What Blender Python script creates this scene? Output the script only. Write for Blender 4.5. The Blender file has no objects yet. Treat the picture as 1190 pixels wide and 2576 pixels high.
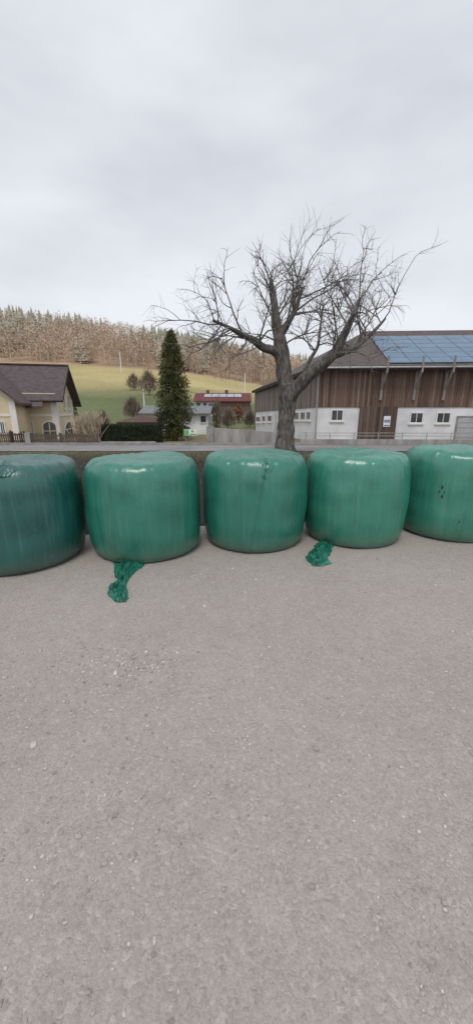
import bpy, bmesh, math, random
from mathutils import Vector, Matrix, noise
R = math.radians
random.seed(7)
scene = bpy.context.scene
col = scene.collection
# ------------------------------------------------------------------ camera model
F = 920.0; CU, CV = 595.0, 1288.0; HC = 1.6
PT = math.atan((1288 - 1030) / F)
SP, CP = math.sin(PT), math.cos(PT)
def ray(u, v):
    x = (u - CU) / F; y = (CV - v) / F
    return Vector((x, CP + y * SP, -SP + y * CP))
def at(u, v, Y):
    d = ray(u, v); t = Y / d.y
    return Vector((d.x * t, Y, HC + d.z * t))
def gp(u, v, z=0.0):
    d = ray(u, v); t = (z - HC) / d.z
    return Vector((d.x * t, d.y * t, z))
def slope(v):
    d = ray(CU, v); return d.z / d.y
def lerp(a, b, t): return a + (b - a) * t
def interp(x, xs, ys):
    if x <= xs[0]: return ys[0]
    for i in range(1, len(xs)):
        if x <= xs[i]:
            return lerp(ys[i-1], ys[i], (x - xs[i-1]) / (xs[i] - xs[i-1]))
    return ys[-1]
cam_d = bpy.data.cameras.new("camera"); cam = bpy.data.objects.new("camera", cam_d); col.objects.link(cam)
cam_d.sensor_fit = 'HORIZONTAL'; cam_d.sensor_width = 36; cam_d.lens = 36 * F / 1190
cam_d.clip_end = 3000; cam_d.clip_start = 0.05
cam.location = (0, 0, HC); cam.rotation_euler = (math.pi / 2 - PT, 0, 0)
scene.camera = cam
scene.view_settings.view_transform = 'Standard'; scene.view_settings.look = 'None'; scene.view_settings.exposure = 0
# ------------------------------------------------------------------ materials
def new_mat(name):
    m = bpy.data.materials.new(name); m.use_nodes = True
    nt = m.node_tree; b = nt.nodes['Principled BSDF']
    return m, nt, b
def N(nt, t, **kw):
    n = nt.nodes.new(t)
    for k, v in kw.items(): setattr(n, k, v)
    return n
def setin(n, **kw):
    for k, v in kw.items(): n.inputs[k.replace('_', ' ')].default_value = v
def c4(c): return (c[0], c[1], c[2], 1)
def noise_node(nt, vec, scale, detail=4, rough=.55):
    n = N(nt, 'ShaderNodeTexNoise'); setin(n, Scale=scale, Detail=detail, Roughness=rough)
    nt.links.new(vec, n.inputs['Vector']); return n
def ramp(nt, fac, stops):
    r = N(nt, 'ShaderNodeValToRGB'); e = r.color_ramp.elements
    while len(e) < len(stops): e.new(.5)
    for i, (p, c) in enumerate(stops): e[i].position = p; e[i].color = c4(c)
    nt.links.new(fac, r.inputs['Fac']); return r
def mixc(nt, fac, a, b, mode='MIX'):
    m = N(nt, 'ShaderNodeMix', data_type='RGBA', blend_type=mode)
    for s, i in ((fac, 0), (a, 6), (b, 7)):
        if isinstance(s, (int, float)): m.inputs[i].default_value = s
        elif isinstance(s, tuple): m.inputs[i].default_value = c4(s)
        else: nt.links.new(s, m.inputs[i])
    return m.outputs[2]
def mathn(nt, op, a, b=None):
    m = N(nt, 'ShaderNodeMath', operation=op)
    for i, s in enumerate((a, b)):
        if s is None: continue
        if isinstance(s, (int, float)): m.inputs[i].default_value = s
        else: nt.links.new(s, m.inputs[i])
    return m.outputs[0]
def bump(nt, b, height, strength, dist=.02):
    n = N(nt, 'ShaderNodeBump'); setin(n, Strength=strength, Distance=dist)
    nt.links.new(height, n.inputs['Height']); nt.links.new(n.outputs[0], b.inputs['Normal'])
def objvec(nt, stretch=(1, 1, 1)):
    tc = N(nt, 'ShaderNodeTexCoord'); mp = N(nt, 'ShaderNodeMapping')
    mp.inputs['Scale'].default_value = stretch
    nt.links.new(tc.outputs['Object'], mp.inputs['Vector']); return mp.outputs[0]
def mat(name, c1, c2=None, scale=4, rough=.8, bmp=.3, bscale=30, stretch=(1, 1, 1), spec=.3, metal=0, island=0):
    m, nt, b = new_mat(name)
    c2 = c2 or tuple(x * 1.3 for x in c1)
    v = objvec(nt, stretch)
    n = noise_node(nt, v, scale)
    out = ramp(nt, n.outputs['Fac'], [(.33, c1), (.67, c2)]).outputs[0]
    if island:
        g = N(nt, 'ShaderNodeNewGeometry')
        f = mathn(nt, 'ADD', mathn(nt, 'MULTIPLY', g.outputs['Random Per Island'], island * 2), 1 - island)
        cm = N(nt, 'ShaderNodeCombineColor')
        for i in range(3): nt.links.new(f, cm.inputs[i])
        out = mixc(nt, 1.0, out, cm.outputs[0], 'MULTIPLY')
    nt.links.new(out, b.inputs['Base Color'])
    setin(b, Roughness=rough, Metallic=metal); b.inputs['Specular IOR Level'].default_value = spec
    if bmp:
        n2 = noise_node(nt, v, bscale, 5)
        bump(nt, b, n2.outputs['Fac'], bmp)
    return m
def board_mat(name, c1, c2, c3, width=.2, axis='X', rough=.85):
    m, nt, b = new_mat(name)
    tc = N(nt, 'ShaderNodeTexCoord'); sx = N(nt, 'ShaderNodeSeparateXYZ')
    nt.links.new(tc.outputs['Object'], sx.inputs[0])
    d = mathn(nt, 'DIVIDE', sx.outputs[axis], width)
    fr = mathn(nt, 'FRACT', d); fl = mathn(nt, 'FLOOR', d)
    gap = mathn(nt, 'LESS_THAN', fr, .08)
    wn = N(nt, 'ShaderNodeTexWhiteNoise', noise_dimensions='1D'); nt.links.new(fl, wn.inputs['W'])
    v = objvec(nt, (5, 5, .35))
    n = noise_node(nt, v, 1.6, 6, .65)
    v2 = objvec(nt, (.25, .25, .5)); n2 = noise_node(nt, v2, 1.0, 3)
    f = mathn(nt, 'ADD', mathn(nt, 'MULTIPLY', n.outputs['Fac'], .5), mathn(nt, 'MULTIPLY', wn.outputs['Value'], .3))
    f = mathn(nt, 'ADD', f, mathn(nt, 'MULTIPLY', n2.outputs['Fac'], .25))
    cr = ramp(nt, f, [(.3, c1), (.55, c2), (.75, c3)])
    out = mixc(nt, gap, cr.outputs[0], tuple(x * .3 for x in c1))
    nt.links.new(out, b.inputs['Base Color']); setin(b, Roughness=rough); b.inputs['Specular IOR Level'].default_value = .2
    bump(nt, b, mathn(nt, 'SUBTRACT', n.outputs['Fac'], mathn(nt, 'MULTIPLY', gap, 1.5)), .4)
    return m
def film_mat(name, c1, c2, dirt=.5, streak=1.0):
    m, nt, b = new_mat(name)
    tc = N(nt, 'ShaderNodeTexCoord'); sx = N(nt, 'ShaderNodeSeparateXYZ'); nt.links.new(tc.outputs['Object'], sx.inputs[0])
    n1 = noise_node(nt, objvec(nt, (9, 9, .7)), 1.0, 5, .6)
    n2 = noise_node(nt, objvec(nt), 3.0, 4)
    f = mathn(nt, 'ADD', mathn(nt, 'MULTIPLY', n1.outputs['Fac'], .5 * streak), mathn(nt, 'MULTIPLY', n2.outputs['Fac'], 1 - .5 * streak))
    base = ramp(nt, f, [(.28, c1), (.52, tuple(lerp(c1[i], c2[i], .5) for i in range(3))), (.76, c2)]).outputs[0]
    # overlapping film bands
    w = N(nt, 'ShaderNodeTexWave', wave_type='BANDS', bands_direction='Z'); setin(w, Scale=1.3, Distortion=5.0, Detail=3.0)
    nt.links.new(objvec(nt, (1, 1, .9)), w.inputs['Vector'])
    base = mixc(nt, mathn(nt, 'MULTIPLY', w.outputs['Fac'], .10), base, tuple(min(1, x * 1.5 + .02) for x in c2))
    # pale dusty streaks
    n3 = noise_node(nt, objvec(nt, (26, 26, 1.1)), 1.0, 4, .7)
    st = N(nt, 'ShaderNodeMapRange'); st.inputs['From Min'].default_value = .52; st.inputs['From Max'].default_value = .75; st.inputs['To Max'].default_value = .20
    nt.links.new(n3.outputs['Fac'], st.inputs['Value'])
    base = mixc(nt, st.outputs[0], base, (.19, .38, .32))
    # dirt towards the ground
    n4 = noise_node(nt, objvec(nt, (5, 5, 5)), 1.6, 6, .7)
    h = N(nt, 'ShaderNodeMapRange'); h.inputs['From Min'].default_value = .0; h.inputs['From Max'].default_value = .22
    h.inputs['To Min'].default_value = 1; h.inputs['To Max'].default_value = 0
    nt.links.new(sx.outputs['Z'], h.inputs['Value'])
    df = mathn(nt, 'MULTIPLY', h.outputs[0], mathn(nt, 'MULTIPLY', n4.outputs['Fac'], 1.5 * dirt))
    base = mixc(nt, df, base, (.16, .115, .075))
    nt.links.new(base, b.inputs['Base Color'])
    rr = mathn(nt, 'ADD', .19, mathn(nt, 'MULTIPLY', n2.outputs['Fac'], .18)); rr = mathn(nt, 'ADD', rr, mathn(nt, 'MULTIPLY', df, .5))
    nt.links.new(rr, b.inputs['Roughness']); b.inputs['Specular IOR Level'].default_value = .85
    nb = noise_node(nt, objvec(nt, (24, 24, 2.4)), 1.0, 5, .6)
    nb2 = noise_node(nt, objvec(nt, (1, 1, .7)), 15, 5, .65)
    bump(nt, b, mathn(nt, 'ADD', nb.outputs['Fac'], mathn(nt, 'MULTIPLY', nb2.outputs['Fac'], .5)), .28, .02)
    return m
M = {}
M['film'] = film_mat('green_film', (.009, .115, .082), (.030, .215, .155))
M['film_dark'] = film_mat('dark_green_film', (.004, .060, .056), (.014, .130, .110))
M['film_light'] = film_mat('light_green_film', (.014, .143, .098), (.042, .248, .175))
M['scrap'] = mat('scrap_film', (.005, .080, .055), (.026, .20, .14), 14, .32, .3, 40, spec=.5)
M['mud'] = mat('mud', (.03, .025, .02), (.06, .05, .04), 20, .9)
M['asphalt'] = mat('asphalt', (.19, .185, .19), (.27, .26, .265), .6, .75, .3, 60)
M['concrete'] = mat('concrete', (.22, .21, .205), (.40, .385, .38), .9, .85, .3, 20, (2, 2, .5))
M['kerb'] = mat('kerb_stone', (.22, .215, .21), (.34, .33, .32), 2, .85)
M['white_plaster'] = mat('white_plaster', (.62, .63, .66), (.78, .79, .81), .7, .9, .15, 25)
M['yellow_plaster'] = mat('yellow_plaster', (.60, .50, .335), (.70, .59, .41), .6, .9, .12, 25)
M['cream_trim'] = mat('cream_trim', (.70, .68, .64), (.8, .78, .74), 1, .85, .1)
M['brown_roof'] = mat('brown_roof_tiles', (.066, .052, .056), (.120, .096, .100), 2.5, .75, .5, 12, (1, 1, 3))
M['barn_roof'] = mat('barn_roof_tiles', (.075, .060, .058), (.13, .105, .10), 2.5, .8, .5, 12, (1, 1, 3))
M['dark_trim'] = mat('dark_eave_wood', (.035, .028, .026), (.065, .05, .045), 3, .8)
M['grey_roof'] = mat('grey_roof', (.15, .16, .17), (.22, .23, .24), 1.5, .8)
M['red_roof'] = mat('red_roof', (.11, .036, .040), (.165, .058, .060), 1.5, .85)
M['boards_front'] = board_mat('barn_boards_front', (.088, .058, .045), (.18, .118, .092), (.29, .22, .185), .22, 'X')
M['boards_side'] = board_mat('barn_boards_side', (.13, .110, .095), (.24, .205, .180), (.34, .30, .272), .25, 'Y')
M['boards_door'] = board_mat('barn_door_boards', (.075, .052, .043), (.13, .093, .076), (.19, .14, .118), .28, 'X')
M['grey_wood'] = mat('grey_weathered_wood', (.20, .185, .175), (.33, .31, .29), 3, .85, .4, 20, (4, 4, .6))
M['brown_wood'] = mat('brown_fence_wood', (.085, .066, .056), (.17, .13, .11), 3, .85, .4, 20, (6, 6, .6))
M['dark_wood'] = mat('dark_wood', (.035, .022, .017), (.075, .045, .033), 3, .8, .4, 20)
M['chalet_wood'] = mat('chalet_wood', (.07, .04, .032), (.13, .075, .06), 2, .85, .3, 20, (4, 4, .6))
M['glass'] = mat('window_glass', (.03, .04, .05), (.07, .085, .10), 1.2, .12, 0, spec=.6)
M['frame_white'] = mat('white_frame', (.6, .6, .6), (.72, .72, .72), 2, .6, 0)
M['frame_dark'] = mat('dark_frame', (.07, .055, .05), (.12, .10, .09), 2, .6, 0)
M['solar'] = mat('solar_glass', (.045, .115, .20), (.075, .17, .28), .8, .25, 0, spec=.6)
M['panel_frame'] = mat('panel_frame', (.20, .25, .31), (.26, .31, .37), 2, .5, 0)
M['metal'] = mat('grey_metal', (.30, .31, .32), (.42, .43, .44), 2, .45, .1, metal=.4)
M['garage'] = mat('garage_door_grey', (.36, .37, .39), (.45, .46, .48), 1.5, .6, .1)
M['sign_white'] = mat('sign_white', (.72, .73, .72), (.8, .81, .8), 2, .5, 0)
M['sign_green'] = mat('sign_green', (.08, .42, .10), (.12, .5, .14), 2, .5, 0)
M['paper_blue'] = mat('poster_blue', (.16, .25, .42), (.26, .36, .55), 4, .6, 0)
M['arch_shade'] = mat('porch_shade', (.10, .085, .07), (.16, .14, .11), 1, .9, .1)
M['bush_bare'] = mat('bare_bush_twigs', (.17, .14, .11), (.28, .225, .18), 1, .95, 0, island=.4)
M['bush_orange'] = mat('rust_bush_leaves', (.18, .09, .055), (.29, .15, .09), 1, .95, 0, island=.4)
M['hedge'] = mat('hedge_leaves', (.018, .032, .016), (.045, .065, .03), 1.5, .8, 0, island=.5)
M['dry_grass'] = mat('dry_reed', (.33, .27, .19), (.50, .42, .31), 2, .9, 0, island=.35)
M['con_dark'] = mat('conifer_leaves', (.030, .050, .024), (.125, .118, .034), .55, .85, 0, island=.55)
M['far_beech'] = mat('hazed_beech_twigs', (.43, .345, .265), (.60, .485, .385), .02, .95, 0, island=.16)  # twig colour paled to paint in distance haze
M['far_conifer'] = mat('hazed_conifer_needles', (.34, .335, .26), (.43, .41, .325), .03, .95, 0, island=.15)  # needle colour lightened towards the beech, haze painted into it
def bark():
    m, nt, b = new_mat('walnut_bark')
    n = noise_node(nt, objvec(nt, (9, 9, 1.8)), 1.2, 6, .65)
    c = ramp(nt, n.outputs['Fac'], [(.32, (.05, .046, .042)), (.5, (.135, .122, .115)), (.7, (.26, .24, .225))]).outputs[0]
    n2 = noise_node(nt, objvec(nt), 2.2, 5, .65)
    f = N(nt, 'ShaderNodeMapRange'); f.inputs['From Min'].default_value = .52; f.inputs['From Max'].default_value = .64; f.inputs['To Max'].default_value = .75
    nt.links.new(n2.outputs['Fac'], f.inputs['Value'])
    c = mixc(nt, f.outputs[0], c, (.05, .055, .03))
    nt.links.new(c, b.inputs['Base Color']); setin(b, Roughness=.95); b.inputs['Specular IOR Level'].default_value = .15
    bump(nt, b, n.outputs['Fac'], .8, .05); return m
M['bark'] = bark()
M['twig'] = mat('twig_bark', (.12, .105, .095), (.21, .19, .175), 3, .95, 0)
def gravel():
    m, nt, b = new_mat('gravel')
    v = objvec(nt)
    big = noise_node(nt, v, .9, 5, .6); mid = noise_node(nt, v, 7, 6, .7); fine = noise_node(nt, v, 90, 4, .7)
    dv = N(nt, 'ShaderNodeVectorMath', operation='MULTIPLY_ADD'); nz_ = noise_node(nt, v, 30, 2)
    nt.links.new(nz_.outputs['Color'], dv.inputs[0]); dv.inputs[1].default_value = (.03, .03, .03); nt.links.new(v, dv.inputs[2])
    vo = N(nt, 'ShaderNodeTexVoronoi'); setin(vo, Scale=75.0); nt.links.new(dv.outputs[0], vo.inputs['Vector'])
    vo2 = N(nt, 'ShaderNodeTexVoronoi'); setin(vo2, Scale=170.0); nt.links.new(dv.outputs[0], vo2.inputs['Vector'])
    c = ramp(nt, big.outputs['Fac'], [(.3, (.290, .258, .235)), (.7, (.395, .360, .335))]).outputs[0]
    c = mixc(nt, mathn(nt, 'MULTIPLY', mid.outputs['Fac'], .55), c, ramp(nt, mid.outputs['Fac'], [(.35, (.235, .206, .185)), (.65, (.43, .397, .374))]).outputs[0])
    s = N(nt, 'ShaderNodeSeparateColor'); nt.links.new(vo.outputs['Color'], s.inputs[0])
    peb = ramp(nt, s.outputs[0], [(.0, (.20, .176, .158)), (.25, (.325, .293, .27)), (.88, (.385, .352, .328)), (1.0, (.58, .55, .52))]).outputs[0]
    c = mixc(nt, .36, c, peb)
    s2 = N(nt, 'ShaderNodeSeparateColor'); nt.links.new(vo2.outputs['Color'], s2.inputs[0])
    c = mixc(nt, .2, c, ramp(nt, s2.outputs[1], [(0, (.16, .142, .126)), (1, (.54, .505, .475))]).outputs[0])
    nt.links.new(c, b.inputs['Base Color']); setin(b, Roughness=.95); b.inputs['Specular IOR Level'].default_value = .12
    h = mathn(nt, 'ADD', mathn(nt, 'MULTIPLY', vo.outputs['Distance'], -.5), mathn(nt, 'MULTIPLY', fine.outputs['Fac'], .6))
    h = mathn(nt, 'ADD', h, mathn(nt, 'MULTIPLY', mid.outputs['Fac'], 1.8))
    h = mathn(nt, 'ADD', h, mathn(nt, 'MULTIPLY', vo2.outputs['Distance'], -.3))
    bump(nt, b, h, .42, .013); return m
M['gravel'] = gravel()
M['stone'] = mat('pebble', (.32, .288, .265), (.46, .425, .40), 9, .9, .3, 60, island=.38)
def terrain_mat():
    m, nt, b = new_mat('terrain')
    a = N(nt, 'ShaderNodeVertexColor', layer_name='Col')
    n = noise_node(nt, objvec(nt), .9, 7, .7); n2 = noise_node(nt, objvec(nt), .045, 4)
    f = mathn(nt, 'ADD', mathn(nt, 'MULTIPLY', n.outputs['Fac'], 1.1), mathn(nt, 'MULTIPLY', n2.outputs['Fac'], .8))
    r = ramp(nt, mathn(nt, 'MULTIPLY', f, .53), [(.3, (.65, .65, .65)), (.7, (1.3, 1.27, 1.2))]).outputs[0]
    nt.links.new(mixc(nt, 1.0, a.outputs[0], r, 'MULTIPLY'), b.inputs['Base Color'])
    setin(b, Roughness=.95); b.inputs['Specular IOR Level'].default_value = .15
    n3 = noise_node(nt, objvec(nt), 8, 5, .7); bump(nt, b, n3.outputs['Fac'], .7, .08); return m
M['terrain'] = terrain_mat()
# ------------------------------------------------------------------ mesh builder
class MB:
    def __init__(s): s.v = []; s.f = []
    def face(s, pts):
        n = len(s.v); s.v += [tuple(p) for p in pts]; s.f.append(tuple(range(n, n + len(pts))))
    def hexa(s, p):
        n = len(s.v); s.v += [tuple(q) for q in p]
        for q in ((3,2,1,0),(4,5,6,7),(0,1,5,4),(1,2,6,5),(2,3,7,6),(3,0,4,7)): s.f.append(tuple(n + i for i in q))
    def box(s, c, size, rz=0):
        hx, hy, hz = size[0]/2, size[1]/2, size[2]/2; ca, sa = math.cos(rz), math.sin(rz); p = []
        for z in (-hz, hz):
            for x, y in ((-hx,-hy),(hx,-hy),(hx,hy),(-hx,hy)):
                p.append((c[0]+x*ca-y*sa, c[1]+x*sa+y*ca, c[2]+z))
        s.hexa(p)
    def prism(s, a, b):
        n = len(s.v); k = len(a); s.v += [tuple(q) for q in a] + [tuple(q) for q in b]
        s.f.append(tuple(range(n + k - 1, n - 1, -1))); s.f.append(tuple(range(n + k, n + 2*k)))
        for i in range(k):
            j = (i + 1) % k; s.f.append((n+i, n+j, n+k+j, n+k+i))
    def slab(s, pts, th):
        s.prism([(p[0], p[1], p[2]-th) for p in pts], pts)
    def tube(s, path, rad, sides=6, cap=True, wob=0):
        n0 = len(s.v); k = len(path)
        for i, p in enumerate(path):
            p = Vector(p); a = Vector(path[max(0, i-1)]); b = Vector(path[min(k-1, i+1)])
            t = (b - a).normalized() if (b - a).length > 1e-9 else Vector((0,0,1))
            x = t.cross(Vector((0,1,0)) if abs(t.y) < .9 else Vector((1,0,0))).normalized(); y = t.cross(x)
            r = rad[i] if isinstance(rad, (list, tuple)) else rad
            for q in range(sides):
                an = 2*math.pi*q/sides
                rr = r * (1 + (wob * noise.noise(p*2.3 + Vector((math.cos(an), math.sin(an), 0))*1.3) if wob else 0))
                s.v.append(tuple(p + (x*math.cos(an) + y*math.sin(an))*rr))
        for i in range(k-1):
            for q in range(sides):
                a = n0+i*sides+q; b = n0+i*sides+(q+1)%sides
                s.f.append((a, b, b+sides, a+sides))
        if cap:
            s.f.append(tuple(n0+q for q in range(sides-1, -1, -1))); s.f.append(tuple(n0+(k-1)*sides+q for q in range(sides)))
    def leaf(s, p, size, up=0):
        d = Vector((random.gauss(0,1), random.gauss(0,1), random.gauss(0,1) + up)).normalized()
        e = d.cross(Vector((random.gauss(0,1), random.gauss(0,1), random.gauss(0,1)))).normalized()
        p = Vector(p); w = size*random.uniform(.3,.55); l = size*random.uniform(.7,1.3)
        s.face([p - e*w*.5, p + e*w*.5, p + d*l])
    def build(s, name, m, parent=None, origin=None, smooth=False):
        o_w = Vector((0,0,0)); q = parent
        while q is not None: o_w += q.location; q = q.parent
        org = Vector(origin) if origin is not None else Vector((0,0,0))
        if parent is not None: org = o_w
        me = bpy.data.meshes.new(name)
        me.from_pydata([(a[0]-org.x, a[1]-org.y, a[2]-org.z) for a in s.v], [], s.f)
        me.materials.append(m); me.update()
        bm = bmesh.new(); bm.from_mesh(me)
        if len(s.v) < 60000 and not getattr(s, 'raw', False): bmesh.ops.recalc_face_normals(bm, faces=bm.faces)
        bm.to_mesh(me); bm.free()
        if smooth: me.polygons.foreach_set('use_smooth', [True]*len(me.polygons))
        o = bpy.data.objects.new(name, me); col.objects.link(o)
        if parent is not None: o.parent = parent
        else: o.location = org
        return o
def tag(o, label, cat, group=None, kind=None):
    o['label'] = label; o['category'] = cat
    if group: o['group'] = group
    if kind: o['kind'] = kind
    return o
def thing(name, loc, label, cat, group=None):
    o = bpy.data.objects.new(name, None); col.objects.link(o); o.location = loc; o.empty_display_size = .2
    return tag(o, label, cat, group)
class Wall:
    def __init__(s, p0, p1, flip=1):
        s.p = Vector((p0[0], p0[1])); d = Vector((p1[0]-p0[0], p1[1]-p0[1])); s.L = d.length; s.d = d.normalized()
        s.n = Vector((s.d.y, -s.d.x)) * flip
    def pt(s, d, z, o=0):
        q = s.p + s.d*d + s.n*o; return Vector((q.x, q.y, z))
    def hit(s, u, v):
        r = ray(u, v); den = r.x*s.n.x + r.y*s.n.y; t = s.p.dot(s.n)/den
        q = Vector((r.x, r.y))*t; return (q - s.p).dot(s.d), HC + r.z*t
    def box(s, mb, d0, d1, z0, z1, o0, o1):
        mb.hexa([s.pt(d0,z0,o1), s.pt(d1,z0,o1), s.pt(d1,z0,o0), s.pt(d0,z0,o0), s.pt(d0,z1,o1), s.pt(d1,z1,o1), s.pt(d1,z1,o0), s.pt(d0,z1,o0)])
    def poly(s, mb, pts, o0, o1):
        mb.prism([s.pt(d,z,o0) for d,z in pts], [s.pt(d,z,o1) for d,z in pts])
def ring(w, mb, d0, d1, z0, z1, t, o0, o1):
    w.box(mb, d0, d1, z0, z0+t, o0, o1); w.box(mb, d0, d1, z1-t, z1, o0, o1)
    w.box(mb, d0, d0+t, z0+t, z1-t, o0, o1); w.box(mb, d1-t, d1, z0+t, z1-t, o0, o1)
def window(w, root, d0, d1, z0, z1, fm='frame_white', t=.09, mull=1, name='window'):
    g = MB(); w.box(g, d0+t*.5, d1-t*.5, z0+t*.5, z1-t*.5, .004, .025); go = g.build(name, M['glass'], root)
    f = MB(); ring(w, f, d0, d1, z0, z1, t, .006, .06)
    for k in range(mull):
        x = lerp(d0, d1, (k+1)/(mull+1)); w.box(f, x-.025, x+.025, z0+t, z1-t, .027, .05)
    f.build('frame', M[fm], go)
    s = MB(); w.box(s, d0-.08, d1+.08, z0-.09, z0-.004, .003, .12); s.build('sill', M['cream_trim'], go)
    return go
# ------------------------------------------------------------------ terrain
U_E = [-400, 0, 200, 350, 480, 600, 700, 900]; V_E = [902, 908, 915, 925, 938, 958, 975, 985]
U_R = [-500, 0, 250, 450, 560, 700, 900, 1190, 1700]; V_R = [790, 815, 840, 880, 900, 932, 960, 965, 940]
def s2u(s): return CU + s * F * 1.045
YE, YR = 190.0, 330.0
def hz(X, Y):
    if Y <= 48:
        return interp(Y, [9, 20, 28, 40, 48], [0, -.6, -1.0, -1.2, -1.2])
    s = X / max(Y, 48.0); u = s2u(s)
    ze = HC + slope(interp(u, U_E, V_E)) * YE; zr = HC + slope(interp(u, U_R, V_R)) * YR
    und = noise.noise(Vector((X*.012, Y*.012, 3)))*2.2
    if Y < YE:
        t = (Y-48)/(YE-48); return -1.2 + (ze+1.2)*t**1.3 + und*t*(1-t)*2
    if Y < YR:
        t = (Y-YE)/(YR-YE); return lerp(ze, zr, t) + und*t
    return zr + und - (Y-YR)*.12
rows = [-80,-40,-20,-8,0,4,6,9,10.5,12,13.5,15,17,18.5,20,22,24,26,28,30,32,35,38,41,44,48,51,54,58,62,66,70] + list(range(75,190,6)) + [190,194,200,210,220,240,260,280,300,320,330,345,380,460,600]
ss = [-1.7,-1.4,-1.2,-1.05] + [round(-.95 + i*.02, 3) for i in range(96)] + [1.05,1.2,1.4,1.7]
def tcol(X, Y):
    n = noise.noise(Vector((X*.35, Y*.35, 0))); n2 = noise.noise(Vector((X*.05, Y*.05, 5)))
    soil = Vector((.036,.034,.031)); verge = Vector((.105,.10,.062)); lawn = Vector((.185,.165,.10)); green = Vector((.130,.160,.078)); gold = Vector((.41,.355,.185)); ff = Vector((.38,.28,.20))  # green, gold, ff paled for haze; gold is dry grass plus painted sunlight
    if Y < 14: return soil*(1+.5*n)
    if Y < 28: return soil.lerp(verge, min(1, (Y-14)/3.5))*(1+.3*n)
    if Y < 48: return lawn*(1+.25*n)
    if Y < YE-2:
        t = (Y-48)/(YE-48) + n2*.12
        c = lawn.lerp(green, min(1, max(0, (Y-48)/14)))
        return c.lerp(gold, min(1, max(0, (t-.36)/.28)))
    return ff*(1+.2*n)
mb = MB(); cols = []
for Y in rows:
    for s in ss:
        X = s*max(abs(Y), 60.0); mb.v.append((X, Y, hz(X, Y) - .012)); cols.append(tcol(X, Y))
nc = len(ss)
for i in range(len(rows)-1):
    for j in range(nc-1): a = i*nc+j; mb.f.append((a, a+1, a+nc+1, a+nc))
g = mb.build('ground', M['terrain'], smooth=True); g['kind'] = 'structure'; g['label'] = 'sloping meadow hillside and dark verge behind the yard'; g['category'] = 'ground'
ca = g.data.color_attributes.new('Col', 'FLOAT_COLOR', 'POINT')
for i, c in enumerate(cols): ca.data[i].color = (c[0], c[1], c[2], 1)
mb = MB(); xs = [-40 + i*.25 for i in range(321)]
for x in xs:
    ye = 4.95 + .17*max(-8, min(x, 10)) + .2*noise.noise(Vector((x*1.1, 0, 9))) + .1*noise.noise(Vector((x*4, 0, 5)))
    for k in range(9):
        y = lerp(-30, ye, k/8); mb.v.append((x, y, 0.0))
for i in range(len(xs)-1):
    for k in range(8): a = i*9+k; mb.f.append((a, a+9, a+10, a+1))
gy = mb.build('gravel_yard', M['gravel']); gy['kind'] = 'structure'; gy['label'] = 'pale compacted gravel yard in the foreground'; gy['category'] = 'ground'
mb = MB(); xs = [-70 + i*5 for i in range(29)]
for x in xs:
    for Y in (20.3, 24, 28): mb.v.append((x, Y, interp(Y, [20, 28], [-.6, -1.0]) + .012))
for i in range(len(xs)-1):
    for k in range(2): a = i*3+k; mb.f.append((a, a+3, a+4, a+1))
rd = mb.build('road', M['asphalt']); rd['kind'] = 'structure'; rd['label'] = 'grey village road crossing behind the bales'; rd['category'] = 'road'
mb = MB(); mb.box((-32, 28.12, -.95), (74, .2, .24)); kb = mb.build('kerb', M['kerb'], origin=(-32, 28.12, -1.0)); kb['kind'] = 'structure'; kb['label'] = 'stone kerb on the far side of the road'; kb['category'] = 'kerb'
# ------------------------------------------------------------------ bales
PROF = [(0,0),(.30,0),(.49,0),(.562,.012),(.606,.06),(.632,.15),(.648,.28),(.655,.42),(.655,.58),(.650,.73),(.641,.85),(.618,.945),(.575,1.018),(.50,1.056),(.36,1.070),(.18,1.068),(0,1.062)]
def cat(pts, n):
    out = []; k = len(pts)
    for i in range(k-1):
        p0 = pts[max(0,i-1)]; p1 = pts[i]; p2 = pts[i+1]; p3 = pts[min(k-1,i+2)]
        for q in range(n):
            t = q/n
            out.append(tuple(.5*((2*p1[c]) + (-p0[c]+p2[c])*t + (2*p0[c]-5*p1[c]+4*p2[c]-p3[c])*t*t + (-p0[c]+3*p1[c]-3*p2[c]+p3[c])*t**3) for c in (0,1)))
    out.append(pts[-1]); return out
PR = cat(PROF, 6)
def bale_pt(az, j, sc, hs, seed, ridge, extra=0.0):
    r, z = PR[j]; a = PR[max(0,j-1)]; b = PR[min(len(PR)-1,j+1)]
    tr, tz = b[0]-a[0], b[1]-a[1]; l = math.hypot(tr, tz) or 1; nr, nz = tz/l, -tr/l
    if r < .02: nr, nz = 0, (1 if z > .5 else -1)
    ca, sa = math.cos(az), math.sin(az); sd = Vector((seed*7.3, seed*3.1, seed*1.7))
    p = Vector((r*ca, r*sa, z))
    side = min(1, r/.5)
    d = .020*noise.noise(p*1.9 + sd) + .009*noise.noise(p*4.5 + sd)
    d += side*.0035*noise.noise(Vector((ca*13, sa*13, z*.9)) + sd)
    w = math.exp(-((z-1.0)/.085)**2)*min(1, r/.35)
    rn = 1 - abs(noise.noise(Vector((ca*5.5, sa*5.5, r*2.5 + z*1.5)) + sd))*2.4
    rn2 = 1 - abs(noise.noise(Vector((ca*15, sa*15, r*5 + z*4)) + sd))*2.4
    d += w*(.009*rn + .0045*rn2)
    if z > 1.0: d += .010*noise.noise(p*7 + sd)*min(1, (z-1.0)/.03) - .010*(1 - r/.65)
    if ridge is not None:
        k = (az - ridge[0] + math.pi) % (2*math.pi) - math.pi
        line = lerp(ridge[2], ridge[1], max(0, min(1, z/1.05)))
        d += .017*math.exp(-((k-line)/.020)**2)*side - .014*math.exp(-((k-line-.05)/.028)**2)*side
    if z < .03: d = 0
    d += extra
    return Vector(((p.x + nr*ca*d)*sc, (p.y + nr*sa*d)*sc, (z + nz*d)*hs))
BALES = []
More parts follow.
